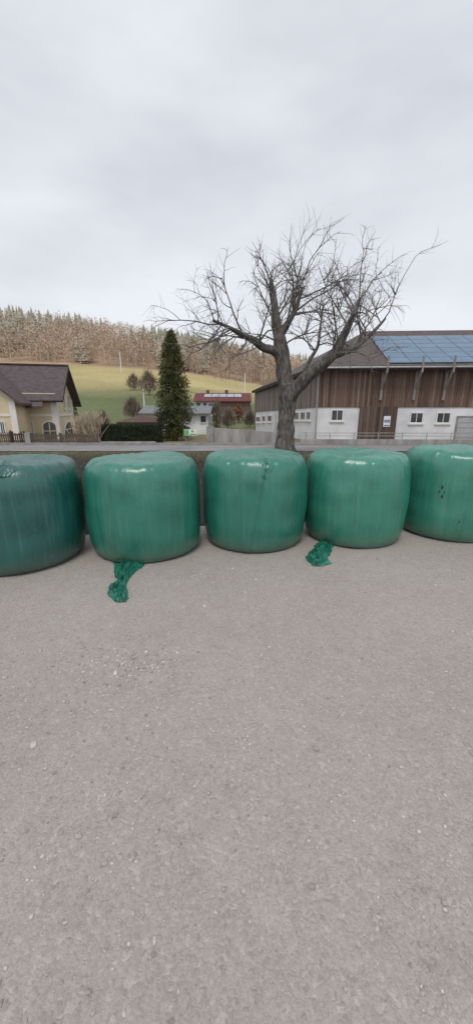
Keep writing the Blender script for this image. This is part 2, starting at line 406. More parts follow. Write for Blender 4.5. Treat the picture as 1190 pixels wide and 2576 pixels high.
def bale(u, vb, sc, hs, seed, m, label, ridge=None):
    f = gp(u, vb); dr = Vector((f.x, f.y)).normalized(); c = f + Vector((dr.x, dr.y, 0))*.57*sc
    root = thing('silage_bale', (c.x, c.y, 0), label, 'bale')
    az0 = math.atan2(-dr.y, -dr.x)
    rg = (az0, ridge[0], ridge[1]) if ridge else None
    NS = 180; mb = MB(); L = len(PR)
    for j in range(L):
        for i in range(NS):
            p = bale_pt(2*math.pi*i/NS, j, sc, hs, seed, rg); mb.v.append(tuple(p + c))
    for j in range(L-1):
        for i in range(NS): a = j*NS+i; b = j*NS+(i+1)%NS; mb.f.append((a, b, b+NS, a+NS))
    mb.build('film_wrap', m, root, smooth=True)
    BALES.append((root, c, az0, sc, hs, seed, rg)); return root
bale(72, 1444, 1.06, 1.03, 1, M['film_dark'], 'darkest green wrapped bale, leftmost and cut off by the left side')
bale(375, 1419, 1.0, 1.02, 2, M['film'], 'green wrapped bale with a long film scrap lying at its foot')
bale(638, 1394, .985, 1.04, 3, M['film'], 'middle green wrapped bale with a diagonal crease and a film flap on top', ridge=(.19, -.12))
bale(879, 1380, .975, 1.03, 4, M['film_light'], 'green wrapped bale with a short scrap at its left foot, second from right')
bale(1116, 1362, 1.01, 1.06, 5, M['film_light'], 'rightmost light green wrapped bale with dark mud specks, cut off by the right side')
def flap(b, az_c, az_w, j0, j1, name, m, amp=.02):
    root, c, az0, sc, hs, seed, rg = b; mb = MB(); na, nj = 16, (j1-j0)+1
    for jj in range(nj):
        j = j0+jj; t = jj/(nj-1)
        for i in range(na+1):
            s = i/na*2-1; wv = az_w*(1 - .55*t)*(1+.35*noise.noise(Vector((t*6, s, seed))))*(.35 + .65*min(1, t*3))
            az = az0 + az_c + s*wv + .05*noise.noise(Vector((t*4, 3, seed)))
            e = .005 + amp*(1-s*s)*abs(noise.noise(Vector((s*3.5, t*5, seed+4))))*1.6
            if abs(s) > .99: e = .002
            mb.v.append(tuple(bale_pt(az, j, sc, hs, seed, rg, e) + c))
    for jj in range(nj-1):
        for i in range(na): a = jj*(na+1)+i; mb.f.append((a, a+1, a+na+2, a+na+1))
    mb.build(name, m, root, smooth=True)
flap(BALES[2], .20, .13, 60, 82, 'film_flap', M['film'], .022)
flap(BALES[0], -.10, .22, 68, 84, 'film_flap', M['film_dark'], .03)
root, c, az0, sc, hs, seed, rg = BALES[4]
for (da, j, sz) in ((-.16, 51, .030), (-.14, 47, .022), (-.20, 49, .014), (-.11, 49, .012), (.2, 36, .014)):
    ctr = bale_pt(az0+da, j, sc, hs, seed, rg, .004) + c; t1 = (bale_pt(az0+da+.02, j, sc, hs, seed, rg, .004)+c - ctr).normalized(); t2 = Vector((0,0,1)); nn = t1.cross(t2)
    mb = MB(); ringp = []
    for i in range(11):
        a = 2*math.pi*i/11; rr = sz*random.uniform(.45, 1.05); ringp.append(ctr + t1*math.cos(a)*rr*.7 + t2*math.sin(a)*rr*1.1)
    k = nn if nn.dot(-ctr) > 0 else -nn
    mb.prism(ringp, [q.lerp(ctr, .4) + k*.006 for q in ringp]); mb.build('mud_speck', M['mud'], root)
# film scraps lying on the gravel
def scrap(rws, label, m, seed, amp=.05, cols_n=44, sub=10):
    pts = []
    for i in range(len(rws)-1):
        for q in range(sub):
            t = q/sub; pts.append(tuple(lerp(rws[i][c], rws[i+1][c], t) for c in range(3)))
    pts.append(rws[-1]); mb = MB(); L = len(pts)
    mid = gp((rws[len(rws)//2][1]+rws[len(rws)//2][2])/2, rws[len(rws)//2][0])
    for layer in range(2):
        n0 = len(mb.v)
        for i, (v, ul, ur) in enumerate(pts):
            for j in range(cols_n+1):
                s = j/cols_n
                rag = lambda k: 6*noise.noise(Vector((v*.09, seed+k, layer*3))) + 5*noise.noise(Vector((v*.3, seed+k, layer*3)))
                ul2 = ul + rag(0); ur2 = ur + rag(5)
                if layer: ul2, ur2 = lerp(ul2, ur2, .2), lerp(ur2, ul2, .3)
                g_ = gp(lerp(ul2, ur2, s), v + 5*noise.noise(Vector((s*5, seed, v*.02))))
                e = min(1, 5*s+.1, 5*(1-s)+.1, i/3+.15, (L-1-i)/3+.15)
                q = Vector((s*3.2 + .6*math.sin(i*.09), i*.04, seed + layer*5)); rd_ = 1 - abs(noise.noise(q))*2.8
                rd2 = 1 - abs(noise.noise(Vector((s*6 - i*.05, i*.09 + s*2, seed+9))))*2.4
                z = .004 + e*(amp*max(-.1, rd_)*.8 + amp*.45*rd2) + layer*.01*e
                mb.v.append((g_.x, g_.y, max(.003, z)))
        w = cols_n+1
        for i in range(L-1):
            for j in range(cols_n): a = n0+i*w+j; mb.f.append((a, a+1, a+w+1, a+w))
    o = mb.build('film_scrap', m, origin=(mid.x, mid.y, 0), smooth=True); return tag(o, label, 'plastic scrap')
scrap([(1404,285,325),(1412,284,352),(1422,288,364),(1438,287,342),(1455,291,328),(1468,297,320),(1480,280,318),(1494,270,322),(1506,276,322),(1515,294,316)], 'long crumpled green film scrap trailing from under the second bale', M['scrap'], 2.0, .042)
scrap([(1366,798,838),(1378,790,838),(1390,776,834),(1402,770,826),(1411,772,826),(1418,778,830),(1425,790,810)], 'short crumpled green film scrap on gravel left of the fourth bale', M['scrap'], 7.0, .038)
# loose stones
mb = MB(); mb.raw = True
ico = bmesh.new(); bmesh.ops.create_icosphere(ico, subdivisions=1, radius=1); iv = [v.co.copy() for v in ico.verts]; iff = [tuple(v.index for v in f.verts) for f in ico.faces]; ico.free()
def stone(x, y, r):
    n = len(mb.v); a = random.uniform(0, 6.28); sx, sy, sz = r*random.uniform(.8,1.3), r*random.uniform(.6,1), r*random.uniform(.4,.75)
    for v in iv:
        k = random.uniform(.82, 1.12); X, Y, Z = v.x*sx*k, v.y*sy*k, v.z*sz*k
        mb.v.append((x + X*math.cos(a) - Y*math.sin(a), y + X*math.sin(a) + Y*math.cos(a), Z + sz*.3))
    for f in iff: mb.f.append(tuple(n+i for i in f))
for i in range(8500):
    y = .35 + 4.6*random.random()**1.25; x = random.uniform(-1, 1)*(.8 + y*.72)
    dens = noise.noise(Vector((x*.9, y*.9, 2)))
    if dens < random.uniform(-.6, .3): continue
    r = .003 + .0065*random.random()**2.4
    if random.random() < .012: r = random.uniform(.011, .019)
    stone(x, y, r)
for i in range(300):
    p = gp(random.gauss(350, 80), random.gauss(1668, 30)); stone(p.x, p.y, random.uniform(.004, .012))
o = mb.build('loose_stones', M['stone']); tag(o, 'small loose stones scattered over the gravel yard', 'stones', kind='stuff')
# ------------------------------------------------------------------ barn
A = at(793, 1100, 33.0); A = Vector((A.x, A.y)); Cc = Vector((28.0, 31.6)); D = Vector((29.5, 49.0)); tmp = at(641, 1080, 50); B = Vector((tmp.x, tmp.y))
barn = thing('barn', (A.x, A.y, -1.15), 'large wooden barn with white ground floor and solar panels on its roof', 'barn')
WF = Wall(A, Cc); WS = Wall(B, A)
zb = -1.3
_, zbound = WF.hit(850, 1024); _, zeave = WF.hit(850, 925)
def zs(d): return lerp(3.7, zeave, d/WS.L)
mb = MB(); WF.box(mb, 0, WF.L, zb, zbound, -.3, 0); mb.build('plaster_wall', M['white_plaster'], barn)
mb = MB(); WF.box(mb, -.06, WF.L, zbound, zeave+.25, -.3, .07); mb.build('board_wall', M['boards_front'], barn)
zsb0 = WS.hit(645, 1036)[1]
mb = MB(); WS.poly(mb, [(0,zb),(WS.L-.01,zb),(WS.L-.01,zbound),(0,zsb0)], -.3, -.004); mb.build('plaster_wall', M['white_plaster'], barn)
mb = MB(); WS.poly(mb, [(0,zsb0),(WS.L+.05,zbound),(WS.L+.05,zeave+.2),(0,zs(0)+.1)], -.3, .06); mb.build('board_wall', M['boards_side'], barn)
mb = MB(); WB = Wall(D, B); WB.box(mb, 0, WB.L, zb, 3.8, -.3, 0); WR = Wall(Cc, D); WR.box(mb, 0, WR.L, zb, 4.6, -.3, 0); mb.build('rear_wall', M['boards_side'], barn)
EA = WF.pt(-.55, zeave+.02, 1.0); EC = WF.pt(WF.L+.8, zeave+.02, 1.0); tb = at(634, 983, 50.5); EB = Vector((tb.x, tb.y, tb.z)); ED = Vector((30.5, 50, 3.9))
R1 = at(920, 832, 41.0); R2 = Vector((28.8, 40.2, R1.z))
mb = MB()
for poly in ([EA, EC, R2, R1], [EB, EA, R1], [ED, EB, R1, R2], [EC, ED, R2]): mb.face(poly)
for poly in ([EA, EC, R2, R1], [EB, EA, R1], [ED, EB, R1, R2], [EC, ED, R2]): mb.face([p - Vector((0,0,.22)) for p in reversed(poly)])
for a, b in ((EA,EC),(EB,EA),(ED,EB),(EC,ED)):
    k = Vector((0,0,.22)); mb.face([a-k, b-k, b, a])
mb.raw = True
roof = mb.build('roof', M['barn_roof'], barn)
mb = MB()
for a, b in ((EA, EC), (EB, EA)):
    t = (b-a).normalized(); o2 = Vector((t.y, -t.x, 0))*.03; k = Vector((0,0,.30)); k2 = Vector((0,0,.02))
    mb.hexa([a-k+o2, b-k+o2, b-k-o2, a-k-o2, a+k2+o2, b+k2+o2, b+k2-o2, a+k2-o2])
mb.build('eave_board', M['dark_trim'], roof)
mb = MB(); e1 = EA + Vector((0,-.12,-.10)); e2 = EC + Vector((0,-.12,-.10)); mb.tube([e1, e2], .075, 8); mb.build('gutter', M['metal'], roof)
ex = (EC-EA).normalized(); upv = ((R1-EA) - ex*(R1-EA).dot(ex)); slen = upv.length; upv.normalize(); nrm = ex.cross(upv).normalized()
if nrm.z < 0: nrm = -nrm
def roof_hit(u, v):
    r = ray(u, v); t = (EA - Vector((0,0,HC))).dot(nrm)/r.dot(nrm); p = Vector((0,0,HC)) + r*t - EA
    return p.dot(ex), p.dot(upv)
x0, _ = roof_hit(966, 898)
for rr in range(6):
    for cc in range(9):
        s0 = .55 + rr*1.27; d0 = x0 + .1 + cc*1.72
        if s0 + 1.2 > slen - .2 or d0 + 1.7 > (EC-EA).length - .5: continue
        q = [EA + ex*(d0+a) + upv*(s0+b) + nrm*.10 for a, b in ((0,0),(1.66,0),(1.66,1.21),(0,1.21))]
        mb = MB(); mb.prism([p - nrm*.04 for p in q], q); po = mb.build('solar_panel', M['panel_frame'], roof)
        q2 = [EA + ex*(d0+a) + upv*(s0+b) + nrm*.106 for a, b in ((.035,.035),(1.625,.035),(1.625,1.175),(.035,1.175))]
        po.data.materials.append(M['solar']); bm = bmesh.new(); bm.from_mesh(po.data)
        vs = [bm.verts.new(p - barn.location) for p in q2]; fc = bm.faces.new(vs); fc.material_index = 1; bm.to_mesh(po.data); bm.free()
for (u0, u1, v0, v1) in ((833,863,1029,1059),(1032,1063,1036,1065),(1099,1131,1036,1065)):
    d0, zt = WF.hit(u0, v0); d1, z0 = WF.hit(u1, v1); window(WF, barn, d0, d1, z0, min(zt, zbound-.03), 'cream_trim', .10, 1)
d0, zt = WF.hit(905, 1024); d1, _ = WF.hit(996, 1060)
mb = MB(); WF.box(mb, d0, d1, -1.18, zbound+.05, .005, .13); door = mb.build('barn_door', M['boards_door'], barn)
mb = MB(); WF.box(mb, (d0+d1)/2-.03, (d0+d1)/2+.03, -1.15, zbound, .132, .15); mb.build('door_seam', M['dark_trim'], door)
p0, q1 = WF.hit(965, 1046); p1, q0 = WF.hit(979, 1073); mb = MB(); WF.box(mb, p0, p1, q0, q1, .133, .145); po = mb.build('poster', M['sign_white'], door)
mb = MB(); WF.box(mb, p0+.04, p1-.04, q0+.35, q1-.3, .146, .15); WF.box(mb, p0+.04, p1-.04, q0+.05, q0+.16, .146, .15)
po.data.materials.append(M['paper_blue'])
bm = bmesh.new(); bm.from_mesh(po.data); vs = [bm.verts.new(Vector(v) - barn.location) for v in mb.v]
for f in mb.f: bm.faces.new([vs[i] for i in f]).material_index = 1
bm.to_mesh(po.data); bm.free()
d0, zt = WF.hit(1153, 1050); mb = MB(); WF.box(mb, d0, d0+3.2, -1.16, zt, .005, .06)
gd = mb.build('garage_door', M['garage'], barn)
mb = MB()
for k in range(1, 5): z = lerp(-1.16, zt, k/5); WF.box(mb, d0+.05, d0+3.15, z-.02, z+.02, .062, .075)
mb.build('panel_line', M['kerb'], gd)
mb = MB(); ring(WF, mb, d0-.15, d0+3.35, -1.3, zt+.15, .12, .004, .085); mb.build('frame', M['kerb'], gd)
for (u0, u1, v0, v1) in ((645,655,1046,1063),(660,668,1044,1062),(674,684,1043,1062),(742,752,1035,1058),(757,768,1034,1058),(772,782,1033,1058)):
    d0, zt = WS.hit(u0, v0); d1, z0 = WS.hit(u1, v1); window(WS, barn, d0, d1, z0, zt, 'cream_trim', .12, 1)
for u in (950, 1033, 1107):
    d, zlow = WF.hit(u+6, 1000); mb = MB()
    WF.box(mb, d-.1, d+.1, zlow-.2, zeave-.05, .072, .22)
    a = WF.pt(d, zeave-.32, .22); b = WF.pt(d, zeave-.32, 1.25); mb.tube([a, b], .09, 4)
    mb.tube([WF.pt(d, zeave-1.7, .2), WF.pt(d, zeave-.38, 1.15)], .09, 4)
    mb.build('eave_bracket', M['grey_wood'], barn)
    mb = MB(); WF.box(mb, d-.06, d+.06, zeave-.5, zeave+.75, 1.16, 1.28); mb.build('snow_guard_post', M['grey_wood'], barn)
mb = MB(); mb.tube([WF.pt(-.02, zeave-.2, .95), WF.pt(-.02, zeave-.75, .14), WF.pt(-.02, -1.2, .12)], .065, 8); mb.build('downpipe', M['metal'], barn)
rw = thing('railing', (14, 28.6, -1.0), 'low grey concrete kerb wall with thin metal rail before the barn', 'railing')
W2 = Wall((5.0, 28.9), (26, 28.2)); mb = MB(); W2.box(mb, 0, W2.L, -1.3, -.62, -.25, 0); mb.build('base_wall', M['concrete'], rw)
for k in range(12):
    d = .4 + k*1.85; mb = MB(); mb.tube([W2.pt(d, -.64, -.12), W2.pt(d, -.12, -.12)], .03, 6); mb.build('post', M['metal'], rw)
for z in (-.14, -.36):
    mb = MB(); mb.tube([W2.pt(.2, z, -.12), W2.pt(W2.L-.2, z, -.12)], .022, 6); mb.build('rail', M['metal'], rw)
p0 = at(538, 1110, 29.3); p1 = at(697, 1110, 28.9); W3 = Wall((p0.x, p0.y), (p1.x, p1.y))
cw = thing('retaining_wall', (p0.x, p0.y, -1.0), 'stained pale concrete retaining wall beside the walnut trunk', 'wall')
zt0 = at(540, 1076, 29.3).z; zt1 = at(690, 1087, 28.9).z
mb = MB(); W3.poly(mb, [(0,-1.3),(W3.L,-1.3),(W3.L,zt1),(0,zt0)], -.3, 0); mb.build('wall', M['concrete'], cw)
mb = MB(); W3.box(mb, -.55, -.005, -1.3, zt0+.12, -.38, .1); mb.build('pillar', M['kerb'], cw)
p = at(692, 1118, 26); mb = MB(); mb.tube([(p.x, p.y, -.95), (p.x, p.y, at(692,1042,26).z)], .045, 8); mb.tube([(p.x, p.y, at(692,1042,26).z), (p.x, p.y, at(692,1040,26).z)], [.06, .03], 8)
tag(mb.build('marker_post', M['metal'], origin=(p.x, p.y, -.9)), 'slim grey metal post standing just left of the walnut trunk', 'post')
# ------------------------------------------------------------------ yellow house
P = at(152, 1100, 36); P = Vector((P.x, P.y)); Q = at(191, 1100, 43.2); Q = Vector((Q.x, Q.y))
house = thing('yellow_house', (P.x, P.y, -1.2), 'yellow house with dark brown roof and white corner trim at far left', 'house')
HG = Wall(P, Q)
pl = Vector((HG.d.y*-1, HG.d.x)); Lf = P + pl*15
HF = Wall(Lf, P)
ze = HF.hit(150, 991)[1]; zr = at(176, 920, 39.6).z; gl = HG.L; FL = HF.L
mb = MB(); HF.box(mb, 0, FL, -1.4, ze+.1, -.3, 0); mb.build('front_wall', M['yellow_plaster'], house)
mb = MB(); HG.poly(mb, [(0.004,-1.4),(gl,-1.4),(gl,ze),(gl/2,zr-.12),(0.004,ze)], -.3, -.004); mb.build('gable_wall', M['yellow_plaster'], house)
mb = MB(); W4 = Wall(Q, Q + pl*15); W4.box(mb, 0, 15, -1.4, ze, -.3, 0); mb.build('rear_wall', M['yellow_plaster'], house)
ov = .75; pitch = (zr-ze)/(gl/2)
def hpt(g, back, z):
    q = P + HG.d*g + pl*back; return Vector((q.x, q.y, z))
RO = 1.15
mb = MB()
mb.slab([hpt(-.7,-ov,ze-.7*pitch), hpt(gl/2,-ov,zr), hpt(gl/2,15,zr), hpt(-.7,15,ze-.7*pitch)], .2)
mb.slab([hpt(gl/2,-ov,zr), hpt(gl+RO,-ov,ze-RO*pitch), hpt(gl+RO,15,ze-RO*pitch), hpt(gl/2,15,zr)], .2)
hroof = mb.build('roof', M['brown_roof'], house)
mb = MB(); mb.tube([hpt(gl/2,-ov-.02,zr+.05), hpt(gl/2,15,zr+.05)], .11, 6); mb.build('ridge_tiles', M['dark_trim'], hroof)
mb = MB()
for a, b in (((-.7, ze-.7*pitch), (gl/2, zr)), ((gl/2, zr), (gl+RO, ze-RO*pitch))):
    mb.hexa([hpt(a[0],-ov-.04,a[1]-.26), hpt(b[0],-ov-.04,b[1]-.26), hpt(b[0],-ov-.003,b[1]-.26), hpt(a[0],-ov-.003,a[1]-.26), hpt(a[0],-ov-.04,a[1]+.03), hpt(b[0],-ov-.04,b[1]+.03), hpt(b[0],-ov-.003,b[1]+.03), hpt(a[0],-ov-.003,a[1]+.03)])
mb.build('verge_board', M['dark_trim'], hroof)
mb = MB(); mb.tube([hpt(-.8,-ov,ze-.7*pitch-.1), hpt(-.8,8,ze-.7*pitch-.1)], .08, 8); mb.build('gutter', M['dark_trim'], hroof)
mb = MB(); HF.box(mb, FL-.5, FL+.03, -1.35, ze-.55, .003, .05); mb.build('corner_trim', M['cream_trim'], house)
mb = MB(); HG.box(mb, .0, .5, -1.35, ze-.3, .003, .05); mb.build('corner_trim', M['cream_trim'], house)
mb = MB(); HG.box(mb, gl-.5, gl+.02, -1.35, ze-.3, .003, .05); mb.build('corner_trim', M['cream_trim'], house)
_, zbelt = HF.hit(120, 1047)
mb = MB(); HF.box(mb, FL-6, FL-.503, zbelt, zbelt+.22, .004, .06); mb.build('belt_course', M['cream_trim'], house)
mb = MB(); HG.box(mb, .503, gl-.503, zbelt, zbelt+.22, .004, .06); mb.build('belt_course', M['cream_trim'], house)
for (u0, u1) in ((157, 165), (168, 176)):
    d0, zt = HG.hit(u0, 991); d1, z0 = HG.hit(u1, 1028); window(HG, house, d0, d1, z0, zt, 'frame_white', .14, 0)
def arch(w, d0, d1, z0, zt):
    c = (d0+d1)/2; r = (d1-d0)/2; zc = zt - r*.75
    pts = [(d0,z0),(d1,z0)] + [(c + r*math.cos(a), zc + r*.75*math.sin(a)) for a in [math.pi*k/12 for k in range(13)]]
    r2 = r+.16; pts2 = [(d0-.16,z0),(d1+.16,z0)] + [(c + r2*math.cos(a), zc + r2*.8*math.sin(a)) for a in [math.pi*k/12 for k in range(13)]]
    mb = MB(); w.poly(mb, pts, .05, .075); ao = mb.build('archway', M['arch_shade'], house)  # dark panel on the wall paints the shade of an open arch
    mb = MB(); w.poly(mb, pts2, .004, .048); mb.build('arch_trim', M['cream_trim'], ao)
    mb = MB(); w.box(mb, c-.04, c+.04, z0, zc+r*.6, .078, .1); w.box(mb, d0+.05, d1-.05, z0+.75, z0+.82, .078, .1); mb.build('lattice', M['cream_trim'], ao)
d0, zt = HF.hit(108, 1061); d1, _ = HF.hit(139, 1061); arch(HF, d0, d1, -1.15, zt)
d0, zt = HG.hit(157, 1063); d1, _ = HG.hit(186, 1063); arch(HG, d0, d1, -1.15, zt)
d0, zt = HF.hit(72, 1058); d1, _ = HF.hit(88, 1090); window(HF, house, d0, d1, -.75, zt, 'frame_white', .12, 1)
w0 = at(50, 1100, 31.8); q = Vector((w0.x, w0.y)) - Lf; dw = q.dot(HF.d); ow = q.dot(HF.n)
wl = 8.0
zw = HC + slope(1006)*32
mb = MB(); HF.poly(mb, [(dw-wl,-1.4),(dw,-1.4),(dw,zw),(dw-wl/2,6.1),(dw-wl,zw)], .004, ow); wing = mb.build('wing_wall', M['yellow_plaster'], house)
zrw = at(-30, 897, 33).z
def wpt(d, o, z): return HF.pt(d, z, o)
wp = (zrw-zw)/(wl/2)
mb = MB()
mb.slab([wpt(dw+.6,ow+.5,zw-.6*wp+.3), wpt(dw+.6,-3.2,zw-.6*wp+.3), wpt(dw-wl/2,-3.2,zrw+.3), wpt(dw-wl/2,ow+.5,zrw+.3)], .2)
mb.slab([wpt(dw-wl-.6,ow+.5,zw-.6*wp+.3), wpt(dw-wl/2,ow+.5,zrw+.3), wpt(dw-wl/2,-3.2,zrw+.3), wpt(dw-wl-.6,-3.2,zw-.6*wp+.3)], .2)
mb.build('wing_roof', M['brown_roof'], house)
mb = MB(); HF.box(mb, dw-.45, dw+.02, -1.35, zw-.1, ow+.003, ow+.04); mb.build('corner_trim', M['cream_trim'], house)
WW = Wall(HF.pt(dw-wl,0,ow).xy, HF.pt(dw,0,ow).xy)
d0, zt = WW.hit(-4, 1058); d1, z0 = WW.hit(18, 1092); window(WW, house, d0, d1, z0, zt, 'frame_white', .12, 1)
mb = MB(); WW.box(mb, 0, wl-.46, WW.hit(20,1047)[1], WW.hit(20,1047)[1]+.2, .004, .05); mb.build('belt_course', M['cream_trim'], house)
dp, _ = HF.hit(119, 1025); z1 = HF.hit(90, 996)[1]; z2 = HF.hit(100, 1022)[1]
mb = MB(); mb.slab([wpt(dw+.1, 1.5, z2), wpt(dp, 1.5, z2), wpt(dp-.3, .02, z1), wpt(dw+.1, .02, z1)], .16); mb.build('porch_roof', M['brown_roof'], house)
# ------------------------------------------------------------------ fences at left
def fence(Wd, d0, d1, zt, zb_, label, m, step=.16, wid=.10, gate=False):
    f0 = Wd.pt((d0+d1)/2, zb_); rt = thing('garden_gate' if gate else 'picket_fence', f0, label, 'gate' if gate else 'fence')
    mb = MB(); d = d0 + wid/2
    while d < d1 - wid/2:
        h = zt + .03*math.sin(d*37) + (.12*math.cos((d-d0)/(d1-d0)*math.pi*2) if gate else 0)
        Wd.poly(mb, [(d-wid/2, zb_+.06), (d+wid/2, zb_+.06), (d+wid/2, h-.05), (d, h), (d-wid/2, h-.05)], .0, .03); d += step
    mb.build('pickets', m, rt)
    for z in (lerp(zb_, zt, .25), lerp(zb_, zt, .75)):
        mb = MB(); Wd.box(mb, d0, d1, z-.045, z+.045, -.05, -.004); mb.build('rail', m, rt)
    n = max(1, int((d1-d0)/2.4))
    for k in range(n+1):
        x = lerp(d0, d1, k/n); mb = MB(); Wd.box(mb, x-.06, x+.06, zb_-.1, zt+.02, -.17, -.052); mb.build('post', m, rt)
    return rt
a = at(-20, 1113, 29.2); b = at(246, 1112, 29.6); WFn = Wall((a.x, a.y), (b.x, b.y))
def fd(u): return WFn.hit(u, 1100)[0]
zt = WFn.hit(100, 1089)[1]
fence(WFn, fd(-18), fd(24), zt+.1, -1.03, 'dark picket fence piece at far left edge beside the gate', M['brown_wood'])
fence(WFn, fd(27), fd(60), zt+.12, -1.03, 'dark brown wooden garden gate with curved top before the yellow house', M['dark_wood'], gate=True)
mb = MB(); WFn.box(mb, fd(63), fd(77), -1.1, zt+.02, -.3, .12); gpst = mb.build('gate_pillar', M['concrete'], origin=WFn.pt(fd(70), -1.03)); tag(gpst, 'square grey gate pillar between dark gate and brown picket fence', 'pillar')
fence(WFn, fd(79), fd(150), zt, -1.03, 'brown picket fence under the arches of the yellow house', M['brown_wood'])
fence(WFn, fd(153), fd(244), zt-.04, -1.03, 'brown picket fence running from house corner to the dry reeds', M['brown_wood'])
# ------------------------------------------------------------------ plants
def gz(Y): return hz(0, Y)
p = at(226, 1105, 31.2); rg_ = thing('ornamental_grass', (p.x, p.y, gz(31.2)), 'tall clump of pale dry ornamental grass beside the hedge', 'plant'); mb = MB(); mb.raw = True
for i in range(900):
    bx = p.x + random.gauss(0, .42); by = p.y + random.gauss(0, .3); h = random.uniform(1.1, 2.5); ln = Vector((random.gauss(0,.22), random.gauss(0,.22), 1)) * h
    q0 = Vector((bx, by, gz(31.2))); q1 = q0 + ln*.6; q2 = q0 + ln + Vector((random.gauss(0,.15), 0, -.1)); w = Vector((.02, .01, 0))
    mb.face([q0-w, q0+w, q1+w, q1-w]); mb.face([q1-w*1.2, q1+w*1.2, q2])
    if random.random() < .3: mb.face([q2-w*2, q2+w*2+Vector((0,0,.1)), q2+Vector((.02,0,.3))])
mb.build('blades', M['dry_grass'], rg_)
def leafy_box(name, Wd, d0, d1, z0, z1, o0, o1, m, nleaf, size, label, cat):
    rt = thing(name, Wd.pt((d0+d1)/2, z0), label, cat)
    mb = MB(); Wd.box(mb, d0+.08, d1-.08, z0, z1-.1, o0+.1, o1-.1); mb.build('core', M['dark_wood'], rt)
    mb = MB(); mb.raw = True
    for i in range(nleaf):
        k = random.random(); d = random.uniform(d0, d1); z = random.uniform(z0, z1); o = random.uniform(o0, o1)
        if k < .55: o = o1
        elif k < .85: z = z1
        elif k < .93: d = d0
        else: d = d1
        q = Wd.pt(d, z, o) + Vector((random.gauss(0,.03), random.gauss(0,.03), random.gauss(0,.035)))
        mb.leaf(q, size)
    mb.build('leaves', m, rt)
a = at(249, 1106, 31); b = at(404, 1106, 31); WH = Wall((a.x, a.y), (b.x, b.y))
leafy_box('hedge', WH, 0, WH.L, gz(31), WH.hit(300, 1069)[1], -.8, 0, M['hedge'], 9000, .13, 'long dark clipped hedge before the brown roofed pavilion', 'hedge')
mb = MB(); WH.box(mb, -.2, WH.L-.3, -1.2, -.93, .3, .5); tag(mb.build('border_stone', M['concrete'], origin=WH.pt(WH.L/2, -1.1, .4)), 'low pale stone edging along the foot of the hedge', 'edging')
def bush(u, vt, vb, Y, wpx, m, label, name='bare_bush', n=900, size=.35, up=.8, stem='twig'):
    p = at(u, vb, Y); z0 = hz(p.x, Y); top = at(u, vt, Y).z; h = max(.6, top-z0); w = wpx/F*Y/2
    rt = thing(name, (p.x, Y, z0), label, 'bush' if 'bush' in name or 'shrub' in name else 'tree')
    mb = MB(); mb.raw = True
    for i in range(n):
        a = random.uniform(0, 6.28); r = w*math.sqrt(random.random()); t = random.random()**.8
        env = math.sin(math.pi*min(1, .22+t*.78))**.6; lump = 1 + .35*noise.noise(Vector((math.cos(a)*2, math.sin(a)*2, t*3+u)))
        q = Vector((p.x + r*env*lump*math.cos(a), Y + r*env*lump*math.sin(a), z0 + h*(.12+.88*t)*(1-.25*(r/w)**2)))
        ou = Vector((math.cos(a)*.6*r/w, math.sin(a)*.6*r/w, 1)).normalized(); l = size*random.uniform(.7, 1.6); e = Vector((random.gauss(0,1), random.gauss(0,1), 0)).normalized()*size*.06
        ou = (ou + Vector((random.gauss(0,.3), random.gauss(0,.3), 0))).normalized()
        if m is M['bush_bare']: mb.face([q-e, q+e, q+ou*l])
        else: mb.leaf(q, size*random.uniform(.6,1.2), up)
    mb.build('crown', m, rt)
    mb = MB()
    for k in range(6):
        a = random.uniform(0, 6.28); mb.tube([(p.x, Y, z0-.1), (p.x+.2*w*math.cos(a), Y+.2*w*math.sin(a), z0+h*.35), (p.x+.55*w*math.cos(a), Y+.55*w*math.sin(a), z0+h*.75)], [.035*h*.4, .02*h*.4, .006*h*.4], 5)
    mb.build('stem', M[stem], rt)
bush(338, 944, 985, 118, 36, M['bush_bare'], 'round bare bush alone on the meadow left of the tall conifer', n=600, size=1.2)
bush(376, 936, 1002, 108, 42, M['bush_bare'], 'bare tree on meadow immediately left of the tall conifer', name='bare_tree', n=600, size=1.5)
bush(335, 1004, 1046, 62, 44, M['bush_bare'], 'dense leafless shrub behind the pavilion roof', name='bare_shrub', n=1000, size=.8)
bush(262, 1040, 1072, 44, 26, M['bush_bare'], 'leafless shrub between dry ornamental grass and pavilion roof', name='bare_shrub', n=700, size=.6)
bush(193, 1022, 1070, 50, 16, M['hedge'], 'narrow green shrub at the right corner of the yellow house', name='green_shrub', n=400, size=.35)
bush(600, 1016, 1060, 60, 26, M['bush_orange'], 'rust coloured shrub before the red roofed house', name='rust_shrub', n=600, size=.4)
bush(574, 1030, 1068, 52, 34, M['bush_bare'], 'bare shrub between the concrete pillar and rust coloured shrub', name='bare_shrub', n=800, size=.6)
bush(628, 1036, 1072, 54, 26, M['bush_bare'], 'bare shrub against the far corner of the barn', name='bare_shrub', n=700, size=.6)
bush(545, 1008, 1072, 47, 20, M['bush_bare'], 'slim bare young tree left of the red roofed house wall', name='bare_tree', n=320, size=.8)
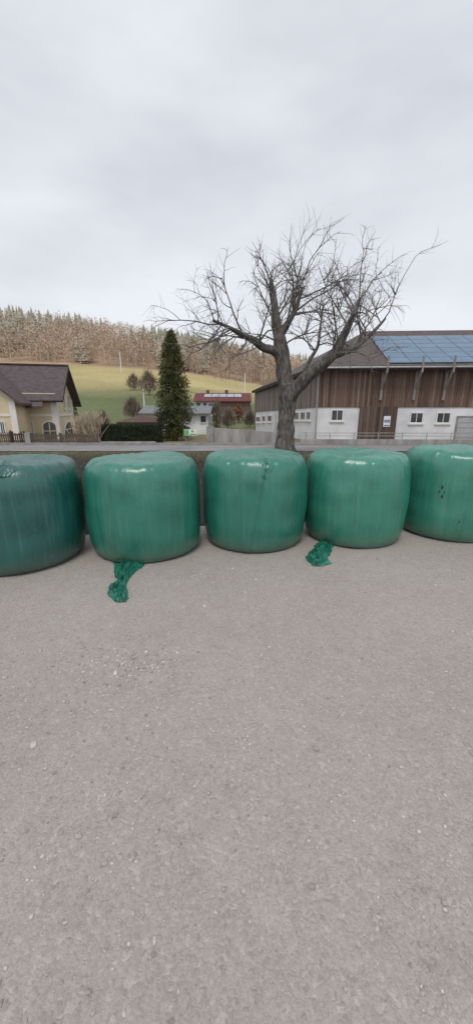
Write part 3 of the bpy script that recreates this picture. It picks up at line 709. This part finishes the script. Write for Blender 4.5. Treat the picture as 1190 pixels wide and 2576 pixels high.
# tall conifer
p = at(441, 1098, 34); zc0 = gz(34); zc1 = at(437, 832, 34).z; Hc = zc1-zc0
con = thing('conifer', (p.x, p.y, zc0), 'tall narrow dark conifer with yellowish lower foliage', 'tree')
mb = MB(); mb.tube([(p.x, p.y, zc0-.1), (p.x, p.y, zc0+Hc*.5), (p.x, p.y, zc0+Hc*.97)], [.22, .13, .02], 8); mb.build('trunk', M['bark'], con, smooth=True)
mb = MB(); mb.raw = True
def conr(t): return 1.70*interp(t, [0, .05, .13, .3, .5, .7, .85, .95, 1], [.45, .8, .98, .97, .86, .66, .44, .2, .04])
for i in range(620):
    t = random.random()**1.12*.97 + .015; a = random.uniform(0, 6.28); r0 = conr(t)*random.uniform(.78, 1.10)*(1+.16*noise.noise(Vector((math.cos(a)*2, math.sin(a)*2, t*9))))
    zz = zc0 + Hc*t; out = Vector((math.cos(a), math.sin(a), 0))
    for k in range(44):
        s = random.random()**.6; q = Vector((p.x, p.y, zz)) + out*r0*s + Vector((0,0, .35*s - .45*s*s)) + Vector((random.gauss(0,.10), random.gauss(0,.10), random.gauss(0,.13)))
        mb.leaf(q, .17, .5)
mb.build('crown', M['con_dark'], con)
p = at(481, 1100, 30.2); z0 = at(481, 1095, 30.2).z; z1 = at(481, 1080, 30.2).z; sg = thing('notice_board', (p.x, p.y, gz(30.2)), 'small white and green notice board at the conifer foot', 'sign')
xa, xb = at(463, 1090, 30.2).x, at(498, 1090, 30.2).x; Wn = Wall((xa, p.y), (xb, p.y)); w = xb-xa
mb = MB(); Wn.box(mb, 0, w, z0, z1, -.03, 0); pn = mb.build('panel', M['sign_white'], sg)
mb = MB(); Wn.box(mb, .03, w*.34, z0+.04, z1-.04, .002, .012); mb.build('green_field', M['sign_green'], pn)
mb = MB(); Wn.box(mb, w*.42, w*.95, z0+.05, z0+.13, .002, .012); mb.build('green_bar', M['sign_green'], pn)
mb = MB(); Wn.poly(mb, [(w*.55,z1-.22),(w*.72,z1-.22),(w*.66,z1-.05),(w*.5,z1-.1)], .002, .012); mb.build('green_emblem', M['sign_green'], pn)
for x in (.12, w-.12): mb = MB(); Wn.box(mb, x-.03, x+.03, gz(30.2)-.1, z1, -.09, -.032); mb.build('leg', M['grey_wood'], sg)
# ------------------------------------------------------------------ pavilion, garage, far house
Yp = 38.0; zr_ = at(338, 1044, Yp).z; ze_ = at(338, 1060, Yp).z; xl, xr = at(294, 1066, Yp-1.8).x, at(413, 1066, Yp-1.8).x
pav = thing('pavilion', ((xl+xr)/2, Yp, gz(Yp)), 'open garden pavilion with dark brown hipped roof behind hedge', 'pavilion')
mb = MB(); e = [Vector((xl,Yp-1.8,ze_)), Vector((xr,Yp-1.8,ze_)), Vector((xr,Yp+1.8,ze_)), Vector((xl,Yp+1.8,ze_))]; r1 = Vector((xl+1.7, Yp, zr_)); r2 = Vector((xr-2.0, Yp, zr_))
for f in ([e[0],e[1],r2,r1],[e[1],e[2],r2],[e[2],e[3],r1,r2],[e[3],e[0],r1],[e[3],e[2],e[1],e[0]]): mb.face(f)
pr = mb.build('roof', mat('pavilion_shingles', (.075,.046,.04), (.13,.085,.073), 4, .8), pav)
mb = MB()
for a_, b_ in ((0,1),(1,2),(2,3),(3,0)):
    d_ = (e[b_]-e[a_]).normalized(); c_ = (e[a_]+e[b_])/2; mb.box((c_.x, c_.y, ze_-.09), ((e[b_]-e[a_]).length+.02, .06, .16), math.atan2(d_.y, d_.x))
mb.build('fascia', M['dark_wood'], pr)
for x in (xl+.35, (xl+xr)/2, xr-.35):
    for y in (Yp-1.5, Yp+1.5): mb = MB(); mb.box((x, y, (gz(Yp)+ze_-.17)/2), (.14, .14, ze_-.17-gz(Yp))); mb.build('post', M['dark_wood'], pav)
mb = MB(); mb.box(((xl+xr)/2, Yp-1.5, gz(Yp)+.55), (xr-xl-.9, .05, .7)); mb.build('parapet', M['brown_wood'], pav)
def simple_house(name, u0, u1, vr, ve, vb, Y, depth, label, wallm, roofm, cat):
    xa, xb = at(u0, ve, Y).x, at(u1, ve, Y).x; zr = at(u0, vr, Y+depth/2).z; ze = at(u0, ve, Y).z; zb = min(at(u0, vb, Y).z, hz((xa+xb)/2, Y)) - .3
    rt = thing(name, ((xa+xb)/2, Y, zb+.3), label, cat); W = Wall((xa+.4, Y), (xb-.4, Y))
    mb = MB(); W.box(mb, 0, W.L, zb, ze+.05, -depth, 0); mb.build('wall', M[wallm], rt)
    mb = MB()
    mb.slab([Vector((xa,Y-.5,ze)), Vector((xb,Y-.5,ze)), Vector((xb,Y+depth/2,zr)), Vector((xa,Y+depth/2,zr))], .16)
    mb.slab([Vector((xa,Y+depth/2,zr)), Vector((xb,Y+depth/2,zr)), Vector((xb,Y+depth+.5,ze)), Vector((xa,Y+depth+.5,ze))], .16)
    ro = mb.build('roof', M[roofm], rt)
    mb = MB()
    for x in (xa+.42, xb-.42): mb.prism([(x-.02,Y,ze),(x-.02,Y+depth,ze),(x-.02,Y+depth/2,zr-.15)], [(x+.02,Y,ze),(x+.02,Y+depth,ze),(x+.02,Y+depth/2,zr-.15)])
    mb.build('gable', M[wallm], rt)
    return rt, W, ro, (xa, xb, zr, ze, zb)
gar, Wg, _, gi = simple_house('garage', 350, 531, 1020, 1038, 1088, 44, 6, 'long white outbuilding with grey roof behind the conifer', 'white_plaster', 'grey_roof', 'outbuilding')
for (u0, u1) in ((362, 372), (505, 518)):
    d0, zt = Wg.hit(u0, 1046); d1, z0 = Wg.hit(u1, 1062); window(Wg, gar, d0, d1, z0, zt, 'frame_dark', .08, 1)
fh, Wh, fro, fi = simple_house('farmhouse', 486, 633, 988, 1008, 1046, 70, 9, 'distant farmhouse with red roof and roof mounted solar panels', 'white_plaster', 'red_roof', 'house')
d0, zt = Wh.hit(545, 1010); d1, z0 = Wh.hit(630, 1034)
mb = MB(); Wh.box(mb, d0, d1, z0, zt, .004, .35); bal = mb.build('timber_storey', M['chalet_wood'], fh)
mb = MB(); Wh.box(mb, d0-.3, d1+.1, z0-.1, z0+.85, .9, 1.0); mb.build('balcony_rail', M['brown_wood'], bal)
for (u0, u1, v0, v1) in ((494,504,1013,1024),(512,519,1013,1025),(525,543,1016,1034)):
    d0, zt = Wh.hit(u0, v0); d1, z0 = Wh.hit(u1, v1); window(Wh, fh, d0, d1, z0, zt, 'frame_dark', .12, 1)
xa, xb, zr, ze2, _ = fi
ru = Vector((0, 5.0, zr-ze2)); rl = ru.length; ru.normalize(); rn = Vector((0, -ru.z, ru.y))
pale = mat('pale_panel', (.30,.32,.36), (.40,.42,.46), 1, .3, 0)
for k in range(5):
    xx = at(514 + k*19, 1000, 72).x; q = [Vector((xx+a, 69.5, ze2)) + ru*b + rn*.08 for a, b in ((0,rl*.45),(1.3,rl*.45),(1.3,rl*.82),(0,rl*.82))]
    mb = MB(); mb.prism([v_ - rn*.04 for v_ in q], q); mb.build('solar_panel', pale, fro)
for u in (523, 570):
    c_ = at(u, 988, 74.5); mb = MB(); mb.box((c_.x, 74.6, zr+.05), (.6, .6, 1.0)); mb.build('chimney', M['frame_dark'], fro)
def pole(u, vt, vb, Y, label, arm=True):
    p = at(u, vb, Y); z0 = hz(p.x, Y); z1 = at(u, vt, Y).z; rt = thing('utility_pole', (p.x, Y, z0), label, 'pole', None)
    mb = MB(); mb.tube([(p.x, Y, z0-.3), (p.x, Y, z1)], [.17*Y/130+.05, .11*Y/130+.04], 8); mb.build('shaft', M['frame_white'], rt)
    if arm: mb = MB(); mb.box((p.x, Y-.15, z1-.5), (1.5, .12, .14)); mb.build('crossarm', M['grey_wood'], rt)
pole(305, 884, 932, 165, 'utility pole high on the golden meadow below the wood', False)
pole(363, 977, 1018, 80, 'short utility pole on green meadow above the white outbuilding')
pole(616, 938, 985, 130, 'utility pole standing above the red roofed house', False)
# ------------------------------------------------------------------ woods on the hill
def tree_beech(mb, x, y, z, h):
    w = h*.28
    mb.tube([(x, y, z-.5), (x, y, z+h*.8)], [.22, .06], 3, False)
    for i in range(70):
        a = random.uniform(0, 6.28); t = .12 + .88*random.random(); r = w*math.sqrt(random.random())*math.sin(math.pi*min(1, t*.85+.12))
        q = Vector((x + r*math.cos(a), y + r*math.sin(a), z + h*t*.92)); l = random.uniform(.7, 1.7); d = Vector((math.cos(a)*.8, math.sin(a)*.8, random.uniform(.1, .9)))
        e = Vector((random.gauss(0,1), random.gauss(0,1), .2)).normalized()*random.uniform(.12,.36)
        mb.face([q-e, q+e, q+d*l])
def tree_fir(mb, x, y, z, h):
    w = h*.17; lv = 8
    for k in range(lv):
        t0 = .12 + .8*k/lv; rr = w*(1-t0)*1.15 + .25; zt = z + h*min(1, t0+.24); n = 9; ring_ = []
        for i in range(n):
            a = 6.28*i/n + k; r = rr*random.uniform(.5, 1.3); ring_.append(Vector((x + r*math.cos(a), y + r*math.sin(a), z + h*t0 - random.uniform(0, .05)*h)))
        ap = Vector((x, y, zt))
        for i in range(n): mb.face([ring_[i], ring_[(i+1)%n], ap])
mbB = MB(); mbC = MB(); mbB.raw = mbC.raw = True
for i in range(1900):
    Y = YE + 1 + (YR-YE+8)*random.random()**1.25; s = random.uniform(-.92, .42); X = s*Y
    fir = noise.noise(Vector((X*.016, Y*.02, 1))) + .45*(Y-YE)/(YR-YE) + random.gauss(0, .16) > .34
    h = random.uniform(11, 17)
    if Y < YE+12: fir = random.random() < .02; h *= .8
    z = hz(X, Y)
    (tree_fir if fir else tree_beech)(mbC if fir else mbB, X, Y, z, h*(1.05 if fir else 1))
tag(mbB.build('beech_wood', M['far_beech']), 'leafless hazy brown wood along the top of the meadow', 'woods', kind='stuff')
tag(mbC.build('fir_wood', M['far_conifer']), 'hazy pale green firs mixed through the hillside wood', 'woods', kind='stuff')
# ------------------------------------------------------------------ walnut tree
YT = 18.6
wt = thing('walnut_tree', tuple(at(717, 1130, YT).xy) + (hz(0, YT),), 'large bare walnut tree with forked mossy trunk behind the bales', 'tree')
def path(pts, off=None):
    return [at(u, v, YT + dy) for (u, v, dy) in pts]
def spl(pts, rad, n=5):
    out = []; rr = []; k = len(pts)
    for i in range(k-1):
        p0 = pts[max(0,i-1)]; p1 = pts[i]; p2 = pts[i+1]; p3 = pts[min(k-1,i+2)]
        for q in range(n):
            t = q/n; out.append(.5*((2*p1) + (p2-p0)*t + (2*p0-5*p1+4*p2-p3)*t*t + (3*p1-p0-3*p2+p3)*t**3)); rr.append(lerp(rad[i], rad[i+1], t))
    out.append(pts[-1]); rr.append(rad[-1])
    return out, rr
tw = MB(); tw.raw = True
trunkp = path([(716,1150,0),(716,1118,0),(718,1075,0),(721,1030,0),(723,995,0),(722,965,.02)])
mb = MB(); a, b = spl(trunkp, [.62,.48,.41,.395,.43,.38]); mb.tube(a, b, 18, True, .25); mb.build('trunk', M['bark'], wt, smooth=True)
limbs = [
 ([(722,992,0),(717,950,.1),(710,905,.2),(704,860,.3),(696,815,.5),(690,760,.7),(682,700,.9)], [.36,.365,.35,.32,.24,.16,.07]),
 ([(724,1010,0),(742,980,-.1),(768,953,-.3),(800,924,-.5),(838,892,-.7),(862,850,-.9),(885,800,-1.2),(905,750,-1.3)], [.35,.32,.30,.275,.24,.185,.12,.06]),
 ([(708,905,.2),(690,882,.0),(664,874,-.4),(640,856,-.8),(612,842,-1.2),(575,822,-1.6),(535,805,-2)], [.24,.21,.185,.155,.12,.08,.04]),
 ([(836,893,-.7),(868,884,-.5),(900,868,-.1),(935,838,.4),(970,800,.9)], [.19,.16,.12,.09,.04]),
 ([(764,955,-.3),(768,930,.2),(782,900,.8),(800,868,1.3),(806,820,1.8),(815,760,2.2)], [.13,.105,.09,.075,.055,.03]),
 ([(702,850,.3),(722,815,.2),(745,775,0),(760,720,-.2)], [.19,.15,.10,.045]),
]
def grow(p, d, ln, r, lv, droop):
    n = 5 if lv < 3 else 3; pts = [p.copy()]; q = p.copy(); dd = d.normalized()
    for i in range(n):
        dd = (dd + Vector((random.gauss(0,.20), random.gauss(0,.20), random.gauss(0,.18) + droop*(i/n)))).normalized(); q = q + dd*(ln/n); pts.append(q.copy())
    tw.tube(pts, [lerp(r, r*.3, i/n) for i in range(n+1)], 6 if r > .03 else (4 if r > .012 else 3), False)
    if lv >= 3: return
    kids = {1: 6, 2: 5}[lv]
    for k in range(kids):
        t = random.uniform(.25, 1); i = min(n-1, int(t*n)); b_ = pts[i].lerp(pts[i+1], t*n-i)
        tv = (pts[i+1]-pts[i]).normalized(); side = tv.cross(Vector((random.gauss(0,1), random.gauss(0,1), random.gauss(0,1)))).normalized()
        grow(b_, tv*.75 + side*.8 + Vector((0,0,.15)), ln*random.uniform(.38,.62), max(.0050, r*.45), lv+1, droop*1.3)
for pts, rad in limbs:
    P_ = path(pts); a, b = spl(P_, rad); mb = MB(); mb.tube(a, b, 14, True, .2); mb.build('limb', M['bark'], wt, smooth=True)
    L_ = len(a); nb = 10
    for k in range(nb):
        t = random.uniform(.45, 1.0) if len(pts) > 5 else random.uniform(.3, 1); i = min(L_-2, int(t*(L_-1)))
        tv = (a[i+1]-a[i]).normalized(); side = tv.cross(Vector((random.gauss(0,1), random.gauss(0,1)*1.2, random.gauss(0,1)))).normalized()
        grow(a[i], tv*.6 + side*.9 + Vector((0,0,.12)), random.uniform(1.5, 2.9), min(.045, b[i]*.5), 1, random.choice((-.12, -.02, .12, -.30)))
for (u, v, dy) in ((640,856,-.8),(612,842,-1.2),(590,830,-1.5),(560,815,-1.8),(664,874,-.4),(625,848,-1)):
    for k in range(2): grow(at(u, v, YT+dy), Vector((random.uniform(-1,.1), random.uniform(-.6,.4), random.uniform(-.5,.2))), random.uniform(1.3,2.2), .022, 1, -.35)
tw.build('crown', M['twig'], wt)
mb = MB(); mb.raw = True
for i in range(6000):
    y = random.uniform(6.3, 20); x = random.uniform(-.75, .75)*y
    z = hz(x, y); h = random.uniform(.04, .16)*(1 if y > 13 else .6); a = random.uniform(0, 6.28); w = Vector((.010, 0, 0))
    q = Vector((x, y, z-.01)); mb.face([q-w, q+w, q + Vector((random.gauss(0,.05), random.gauss(0,.05), h))])
tag(mb.build('bank_grass', mat('bank_grass_blades', (.06,.06,.035), (.14,.125,.07), 1, .95, 0, island=.4)), 'short wintry grass on the dark bank behind the bales', 'grass', kind='stuff')
# ------------------------------------------------------------------ light
SE, SA = R(62), R(190)    # soft high sun behind the camera
wd = bpy.data.worlds.new("World"); scene.world = wd; wd.use_nodes = True; nt = wd.node_tree; bg = nt.nodes['Background']
sky = N(nt, 'ShaderNodeTexSky', sky_type='NISHITA'); sky.sun_disc = False; sky.sun_elevation = SE; sky.sun_rotation = SA
sky.air_density = 1.2; sky.dust_density = 3.5; sky.ozone_density = 1.5
hs_ = N(nt, 'ShaderNodeHueSaturation'); setin(hs_, Saturation=.42, Value=1.0); nt.links.new(sky.outputs[0], hs_.inputs['Color'])
tc = N(nt, 'ShaderNodeTexCoord'); mp = N(nt, 'ShaderNodeMapping'); mp.inputs['Scale'].default_value = (1.6, 1.6, 4.5); nt.links.new(tc.outputs['Generated'], mp.inputs['Vector'])
cn = noise_node(nt, mp.outputs[0], 1.1, 5, .5); cf = ramp(nt, cn.outputs['Fac'], [(.3, (.5,.5,.5)), (.7, (.92,.92,.92))])
mixed = mixc(nt, cf.outputs[0], hs_.outputs[0], (7.3, 7.55, 8.05))
nt.links.new(mixed, bg.inputs['Color']); bg.inputs['Strength'].default_value = .122
sl = bpy.data.lights.new('sun', 'SUN'); sl.energy = 1.3; sl.angle = R(20); sl.color = (1, .93, .84); so = bpy.data.objects.new('sun', sl); col.objects.link(so)
dirv = Vector((math.sin(SA)*math.cos(SE), math.cos(SA)*math.cos(SE), math.sin(SE)))
so.rotation_euler = dirv.to_track_quat('Z', 'Y').to_euler(); so.location = (5, -10, 12)
